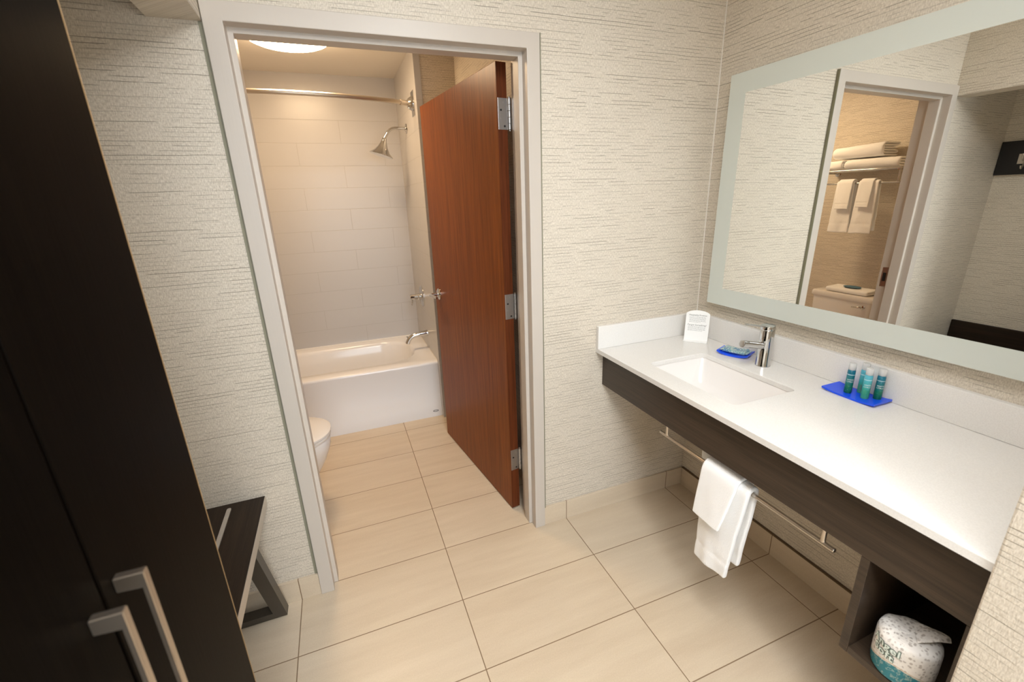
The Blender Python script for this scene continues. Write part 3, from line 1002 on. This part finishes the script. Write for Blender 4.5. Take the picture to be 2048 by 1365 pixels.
# ------------------------------------------------------------------ toilet roll in the cubby
tx_, ty_, tz_ = -.475, -1.258, .4228
tr = thing('toilet_roll', 'wrapped toilet roll with white floral and teal paper in the open cubby', 'toilet roll', (tx_, ty_, tz_))
t = bmesh.new()
rings = []
pr = [(.050, 0), (.0585, .004), (.060, .012), (.0605, .05), (.060, .095), (.0575, .106), (.050, .1125), (.034, .116), (.015, .1135), (.004, .112)]
for ri, (r, h) in enumerate(pr):
    row = []
    for k in range(48):
        a = 2 * math.pi * k / 48
        e = nz((math.cos(a) * 2.2, math.sin(a) * 2.2, h * 30)) * (.0022 if h > .09 else .0009)
        row.append(Vector((tx_ + (r + e) * math.cos(a), ty_ + (r + e) * math.sin(a), tz_ + h + e * 1.4 * (h > .1))))
    rings.append(row)
loft(t, rings)
roll = obj('wrapper', t, WRAP, tr, smooth=50)
t = bmesh.new()      # tucked paper ear on top
rows = []
for i in range(9):
    k = i / 8
    row = []
    for j in range(7):
        s = j / 6 - .5
        a = -.95
        L = .005 + .058 * k
        wd_ = .064 * (1 - .72 * k) 
        px = tx_ + L * math.cos(a) - s * wd_ * math.sin(a) + .004
        py = ty_ + L * math.sin(a) + s * wd_ * math.cos(a)
        pz = tz_ + .1165 + .012 * math.sin(k * 2.6) * (1 - abs(s)) + .010 * k + nz((k * 4, s * 5, 2)) * .003
        row.append(Vector((px, py, pz)))
    rows.append(row)
loft(t, rows, False, False, closed=False)
ear = obj('paper_ear', t, WRAP, tr, smooth=180, normals=False)
sm = ear.modifiers.new('s', 'SOLIDIFY'); sm.thickness = .0012
def roll_text(s, size, z, ang, r, slant):
    bm = text_bm(s, size)
    for v in bm.verts:
        a = ang + v.co.x / r
        v.co = Vector((tx_ + r * math.cos(a), ty_ + r * math.sin(a), z + v.co.y - slant * v.co.x))
    return bm
angr = math.atan2(-.40, -1.13) - .62
for (nm, mat, rad, grow) in (('lettering_outline', GREENINK, .0616, 1.0), ('lettering', MINTINK, .0624, 0.0)):
    t = bmesh.new()
    for s_, z_ in (('Angel', .088), ('Soft', .0655)):
        bm = text_bm(s_, .0255, bold=.0019 if grow else .0006, space=1.12)
        for v in bm.verts:
            a = angr + v.co.x / .06
            v.co = Vector((tx_ + rad * math.cos(a), ty_ + rad * math.sin(a), tz_ + z_ + v.co.y))
        join(t, bm)
    obj(nm, t, mat, roll, normals=False)

# ------------------------------------------------------------------ mirror (hung a little off plumb)
def mx(y, z): return -0.0656923 - 0.0134495 * y + 0.00778266 * z
mr = thing('vanity_mirror', 'large wall mirror with wide frosted glass border above the counter', 'mirror', (0, -.8, 1.06))
MY0, MY1, MZ0, MZ1 = -1.369, -0.1125, 1.0605, 1.9795
BY, BZ = .0785, .0745
t = bmesh.new()
def mp_(y, z, back=False): return Vector((-.0006 if back else mx(y, z), y, z))
c4 = [(MY1, MZ0), (MY1, MZ1), (MY0, MZ1), (MY0, MZ0)]
i4 = [(MY1 - BY, MZ0 + BZ), (MY1 - BY, MZ1 - BZ), (MY0 + BY, MZ1 - BZ), (MY0 + BY, MZ0 + BZ)]
loft(t, [[mp_(*p, True) for p in c4], [mp_(*p) for p in c4], [mp_(*p) for p in i4]], True, False)
obj('frosted_border', t, FROST, mr)
t = bmesh.new()
loft(t, [[mp_(*p) + Vector((.0015, 0, 0)) for p in i4], [mp_(*p) + Vector((-.0002, 0, 0)) for p in i4]], True, True)
obj('glass', t, GLASSM, mr)

# ------------------------------------------------------------------ bathtub
tub = thing('bathtub', 'white alcove bathtub with flat apron at the end of the bathroom', 'bathtub', (-1.79, 1.755, 0))
TX0, TX1, TY0, TY1, TZ = XL + .001, -1.0406, 1.372, 2.1395, .432
t = bmesh.new()
apr = [(TY1 - .05, .0), (TY0, 0), (TY0, .112), (TY0 + .006, .124), (TY0 + .007, .30), (TY0 + .005, .395), (TY0 + .0008, .412), (TY0 + .001, .420), (TY0 + .005, .428), (TY0 + .012, TZ), (TY0 + .05, TZ + .001)]
ring0 = [Vector((TX0, y, z)) for y, z in apr]; ring1 = [Vector((TX1, y, z)) for y, z in apr]
loft(t, [ring0, ring1], False, False, closed=False)
bx0, bx1, by0, by1 = TX0, TX1, TY0 + .05, TY1
def tl(hx_, hy_, r, z, cx_=None, cy_=None): return rrect(-1.79 if cx_ is None else cx_, 1.765 if cy_ is None else cy_, hx_, hy_, r, z, 8)
orim = []
inr = tl(.645, .285, .24, TZ + .002)
for p in inr:
    dx_, dy_ = p.x + 1.79, p.y - 1.765
    ax = abs(dx_) / .645; ay = abs(dy_) / .285
    if ax > .5 and ay > .62: orim.append(Vector((bx1 if dx_ > 0 else bx0, by1 if dy_ > 0 else by0, TZ + .001)))
    elif ax >= ay: orim.append(Vector((bx1 if dx_ > 0 else bx0, p.y, TZ + .001)))
    else: orim.append(Vector((p.x, by1 if dy_ > 0 else by0, TZ + .001)))
loops = [orim, inr, tl(.632, .272, .23, TZ - .006), tl(.622, .262, .225, TZ - .03), tl(.60, .245, .21, TZ - .15), tl(.575, .225, .19, TZ - .28), tl(.53, .19, .16, TZ - .335), tl(.30, .08, .07, TZ - .345)]
loft(t, loops, False, True)
bmesh.ops.remove_doubles(t, verts=t.verts, dist=1e-5)
obj('shell', t, ENAMEL, tub, smooth=55)
t = bmesh.new()
lathe(t, [(.036, 0), (.036, .004), (.03, .009), (0, .0095)], (-1.180, 1.755, .315), Vector((-1, 0, .12)), 24)
obj('overflow_plate', t, CHROME, tub, smooth=40)
t = bmesh.new()
bc = Vector((-1.0875, TY0 - .0006, .0455))
ell = lambda rx, rz: [bc + Vector((rx * math.cos(a), 0, rz * math.sin(a))) for a in [2 * math.pi * k / 24 for k in range(24)]]
loft(t, [ell(.021, .0085), ell(.0165, .0055)], False, False)
tx2 = text_bm('As', .009)
for v in tx2.verts: v.co = bc + Vector((v.co.x, -.0001, v.co.y))
tx2.free()
for k in range(4):
    box(t, bc.x - .012 + k * .0065, bc.x - .0085 + k * .0065, TY0 - .0008, TY0 - .0002, bc.z - .002, bc.z + .0022 - .001 * (k % 2))
obj('maker_badge', t, BADGE, tub, normals=False)['label'] = 'small dark oval badge low on the apron'
structure('trim_3', bx(-1.0425, -1.0402, TY0, TY1, TZ + .001, TZ + .006), CAULK)
structure('trim_4', bx(TX0, -1.042, TY1 - .003, TY1 + .0004, TZ + .001, TZ + .006), CAULK)

# tub fittings on the tap-end wall
XT = -1.0402
ts = thing('tub_spout', 'chrome tub spout curving down over the bathtub rim', 'spout', (XT, 1.70, .55))
t = bmesh.new()
tube(t, [(XT, 1.70, .562), (XT - .012, 1.70, .562), (XT - .06, 1.70, .560)] + arc_pts((XT - .08, 1.70, .558), (XT - .145, 1.70, .552), (XT - .160, 1.70, .495), 8),
     [.024, .0225, .021] + [.0205, .020, .0195, .019, .0185, .018, .0175, .017, .0165], 24)
obj('spout_body', t, CHROME, ts, smooth=50)
t = bmesh.new(); tube(t, [(XT - .152, 1.70, .538), (XT - .162, 1.70, .552)], .0055, 10)
obj('diverter', t, CHROME, ts, smooth=40)
sv = thing('shower_valve', 'chrome shower valve with lever on the tiled tap-end wall', 'valve', (XT, 1.785, .838))
t = bmesh.new(); lathe(t, [(.083, 0), (.083, .004), (.074, .010), (.03, .013)], (XT, 1.785, .838), Vector((-1, 0, 0)), 40)
obj('escutcheon', t, CHROME, sv, smooth=35)
t = bmesh.new(); lathe(t, [(.026, .012), (.026, .03), (.021, .036), (.021, .09), (.018, .094)], (XT, 1.785, .838), Vector((-1, 0, 0)), 28)
kn = obj('handle_hub', t, CHROME, sv, smooth=35)
t = bmesh.new(); tube(t, [(XT - .078, 1.785, .83), (XT - .082, 1.785, .79), (XT - .086, 1.785, .775)], [.0065, .005, .004], 12)
obj('handle_lever', t, CHROME, kn, smooth=50)
sh = thing('showerhead', 'bell shaped chrome shower head on a bent arm', 'shower head', (XT, 1.775, 2.03))
t = bmesh.new(); lathe(t, [(.032, 0), (.031, .004), (.02, .010), (.012, .012)], (XT, 1.775, 2.030), Vector((-1, 0, 0)), 28)
obj('flange', t, CHROME, sh, smooth=40)
t = bmesh.new()
tube(t, [(XT - .005, 1.775, 2.030), (XT - .06, 1.775, 2.031)] + arc_pts((XT - .075, 1.775, 2.031), (XT - .115, 1.775, 2.030), (XT - .137, 1.775, 1.995), 8) + [(XT - .160, 1.775, 1.962)], .0098, 18)
obj('arm', t, CHROME, sh, smooth=50)
t = bmesh.new()
ax_ = Vector((-.30, 0, -.95)).normalized()
hp = Vector((XT - .156, 1.775, 1.968))
lathe(t, [(.011, 0), (.016, .006), (.017, .018), (.022, .034), (.034, .062), (.054, .092), (.076, .110), (.081, .115), (.079, .118), (.03, .119)], hp, ax_, 36)
obj('bell', t, CHROME, sh, smooth=40)

rd = thing('curtain_rod', 'curved nickel shower curtain rod across the bathtub front', 'rod', (-1.79, 1.25, 2.12))
def bow(x):
    s = (x - (-1.79)) / .75
    return 1.445 - .165 * (1 - s * s)
t = bmesh.new()
zr = 2.126
tube(t, [(XL + .03 + (1.44 * i / 40), bow(XL + .03 + 1.44 * i / 40), zr) for i in range(41)], .0128, 20)
obj('rod', t, NICKEL, rd, smooth=50)
for sx, xw, yw in ((-1, -1.0402, bow(-1.0402)), (1, XL + .0003, bow(XL))):
    t = bmesh.new()
    # oval base plate, cast neck
    lathe(t, [(.042, .003), (.042, .010), (.034, .022), (.024, .034)], (xw, yw, zr), Vector((sx, 0, 0)), 32)
    obj('flange', t, CHROME, rd, smooth=40)
    t = bmesh.new()
    box(t, min(xw, xw + sx * .003), max(xw, xw + sx * .003), yw - .045, yw + .045, zr - .07, zr + .07, bev=.001)
    obj('base_plate', t, CHROME, rd)
    t = bmesh.new()
    dv = Vector((xw + sx * .02, yw, zr)); dv2 = Vector((xw + sx * .085, bow(xw + sx * .085), zr))
    tube(t, [dv, dv2], .0165, 20)
    obj('collar', t, NICKEL, rd, smooth=50)

# ------------------------------------------------------------------ toilet
YT = .65
to = thing('toilet', 'white toilet facing right, tank against the bathroom side wall', 'toilet', (-2.1, YT, 0))
def tring(xc, a, b, z, n=40, pw=2.3):
    out_ = []
    for k in range(n):
        th = 2 * math.pi * k / n
        c_, s_ = math.cos(th), math.sin(th)
        out_.append(Vector((xc + a * math.copysign(abs(c_) ** (2 / pw), c_), YT + b * math.copysign(abs(s_) ** (2 / pw), s_), z)))
    return out_
t = bmesh.new()
loft(t, [tring(-2.12, .235, .105, 0), tring(-2.12, .235, .103, .02), tring(-2.115, .215, .095, .08), tring(-2.09, .215, .105, .16), tring(-2.06, .245, .145, .26), tring(-2.045, .262, .178, .34), tring(-2.045, .266, .182, .385), tring(-2.045, .258, .176, .396), tring(-2.03, .20, .13, .396), tring(-2.03, .17, .11, .33), tring(-2.05, .10, .07, .24)])
bowl = obj('bowl', t, PORC, to, smooth=50)
t = bmesh.new()
loft(t, [tring(-2.04, .264, .183, .399), tring(-2.04, .267, .185, .403), tring(-2.04, .267, .185, .412), tring(-2.04, .262, .18, .415)])
obj('seat', t, SEATP, to, smooth=40)
t = bmesh.new()
loft(t, [tring(-2.038, .262, .181, .4185), tring(-2.038, .268, .187, .421), tring(-2.038, .268, .187, .430), tring(-2.038, .255, .175, .438), tring(-2.03, .15, .10, .442)])
obj('lid', t, SEATP, to, smooth=40)
t = bmesh.new()
loft(t, [rrect(-2.435, YT, .092, .205, .03, .385, 5), rrect(-2.435, YT, .096, .225, .035, .42, 5), rrect(-2.435, YT, .100, .242, .035, .70, 5)])
tank = obj('tank', t, PORC, to, smooth=40)
t = bmesh.new()
loft(t, [rrect(-2.433, YT, .102, .248, .03, .7005, 5), rrect(-2.433, YT, .106, .256, .036, .706, 5), rrect(-2.433, YT, .106, .256, .036, .733, 5), rrect(-2.433, YT, .10, .25, .034, .744, 5), rrect(-2.433, YT, .09, .24, .03, .7465, 5)])
obj('tank_lid', t, PORC, to, smooth=40)
t = bmesh.new()
lathe(t, [(.017, 0), (.017, .008), (.012, .012)], (-2.3345, .475, .665), Vector((1, 0, 0)), 20)
tube(t, [(-2.325, .475, .665), (-2.316, .478, .665), (-2.312, .50, .664), (-2.310, .545, .660)], [.006, .0075, .007, .0055], 12)
obj('flush_lever', t, CHROME, tank, smooth=45)
t = bmesh.new()
box(t, -2.36, -2.26, YT - .10, YT + .10, .33, .398, bev=.015)
obj('bowl_deck', t, PORC, to, smooth=40)

# ------------------------------------------------------------------ towel shelf on the bathroom wall
ZS = 1.697
ws = thing('towel_shelf', 'chrome hotel towel shelf with hanging bar above the toilet, seen in the mirror', 'shelf', (XL, .70, 1.60))
for k in range(5):
    xx = -2.295 - k * .05
    t = bmesh.new(); tube(t, [(xx, .405, ZS), (xx, 1.005, ZS)], .0075 if k == 0 else .0055, 14)
    obj('rail', t, CHROME, ws, smooth=50)
for yy in (.42, .99):
    t = bmesh.new()
    tube(t, [(XL + .004, yy, ZS - .008), (-2.29, yy, ZS - .008)], .006, 12)
    tube(t, [(-2.315, yy, ZS - .008), (-2.315, yy, 1.602)], .006, 12)
    lathe(t, [(.024, 0), (.024, .004), (.012, .008)], (XL + .0003, yy, ZS - .008), Vector((1, 0, 0)), 20)
    obj('bracket', t, CHROME, ws, smooth=50)
t = bmesh.new(); tube(t, [(-2.315, .395, 1.602), (-2.315, 1.015, 1.602)], .0068, 14)
obj('hanging_bar', t, CHROME, ws, smooth=50)

def folded(name, label, x0, x1, y0, y1, z0, h, layers=3, seed=0, group=None, tilt=0.0, matl=TERRY):
    """stack-folded towel: a serpentine strip with thickness, extruded along y"""
    layers += layers % 2
    lt = h / layers
    path = []
    n = 8
    # a spiral of nested front folds: outer bottom, round the front, outer top, back fold, inner ...
    lo, hi = 0, layers - 1
    direction = 1
    while lo < hi:
        dep = lo * lt * .55
        zb_, zt_ = z0 + lt * (lo + .5), z0 + lt * (hi + .5)
        rr_ = (zt_ - zb_) / 2
        xf = x1 - lt / 2 - dep - rr_ * .8
        xb2 = x0 + lt / 2 + dep
        seg_ = [(xb2 + (xf - xb2) * i / n, zb_) for i in range(n + 1)]
        seg_ += [(xf + rr_ * .8 * math.sin(math.pi * i / 8), zb_ + rr_ * (1 - math.cos(math.pi * i / 8))) for i in range(1, 8)]
        seg_ += [(xf + (xb2 - xf) * i / n, zt_) for i in range(n + 1)]
        path += seg_ if direction > 0 else seg_[::-1]
        lo += 1; hi -= 1
        if lo < hi:
            xx = x0 + lt * .2
            path += [(xx, path[-1][1] - direction * lt * .5)]
        direction = -direction
    t = bmesh.new()
    rings = []
    ny = 10
    for (px, pz) in path:
        row = []
        for j in range(ny + 1):
            s = j / ny
            y = y0 + (y1 - y0) * s
            e = nz((px * 9 + seed, y * 9, pz * 30)) * .006
            k = (pz - z0) / h
            row.append(Vector((px + e, y + nz((px * 12, pz * 25, seed)) * .007, pz + nz((px * 7, y * 8, seed)) * .006 * k + tilt * (s - .5) * k * h)))
        rings.append(row)
    loft(t, rings, False, False, closed=False)
    o = obj(name, t, matl, smooth=180, base=Vector(((x0 + x1) / 2, (y0 + y1) / 2, z0)))
    m1 = o.modifiers.new('thickness', 'SOLIDIFY'); m1.thickness = lt * .9; m1.offset = 0
    m2 = o.modifiers.new('round', 'SUBSURF'); m2.levels = 1; m2.render_levels = 2
    return tag(o, label, 'towel', group)
zsh = ZS + .0085
folded('folded_towel', 'folded white bath towel lying lower right on the chrome shelf', -2.505, -2.285, .425, .80, zsh, .072, 4, 1, 'folded towels on the chrome shelf')
folded('folded_towel', 'folded white bath towel lying lower left on the chrome shelf', -2.505, -2.285, .815, 1.0, zsh, .070, 4, 2, 'folded towels on the chrome shelf')
folded('folded_towel', 'folded white bath towel lying on top of the two lower shelf towels', -2.50, -2.29, .55, .905, zsh + .082, .092, 5, 3, 'folded towels on the chrome shelf', tilt=-.25)
folded('bath_mat', 'folded white bath mat with blue paper tag on the toilet tank', -2.52, -2.345, .475, .80, .7485, .042, 2, 5)
t = bmesh.new()
lab = [Vector((-2.42 + .045 * math.cos(a), .63 + .065 * math.sin(a), .798)) for a in [2 * math.pi * k / 28 for k in range(28)]]
for p in lab: p.x, p.z = p.x, .7985 + nz((p.x * 7, p.y * 8, 5)) * .004
loft(t, [lab, [p + Vector((0, 0, .0015)) for p in lab]])
tag(obj('paper_tag', t, BLUEPAPER), 'blue oval paper tag on the folded bath mat', 'tag')

gh = 'towels hanging under the chrome shelf'
drape('hand_towel', 'left white hand towel hanging under the chrome shelf in the mirror', 0, 1.602, -2.315, .0158, .700, .830, .37, .36, 1, .675, .832, th=.011, seed=3, group=gh)
drape('hand_towel', 'right white hand towel hanging under the chrome shelf in the mirror', 0, 1.602, -2.315, .0158, .530, .668, .37, .35, 1, .515, .672, th=.011, seed=4.4, group=gh)
gw_ = 'washcloths hanging over the shelf hand towels'
drape('washcloth', 'white washcloth folded over the left hanging hand towel', 0, 1.602, -2.315, .0300, .705, .812, .19, .10, 1, .698, .800, th=.0075, seed=5, group=gw_, flare=.020, folds=.3)
drape('washcloth', 'white washcloth folded over the right hanging hand towel', 0, 1.602, -2.315, .0300, .560, .652, .175, .10, 1, .555, .648, th=.0075, seed=6, group=gw_, flare=.020, folds=.3)
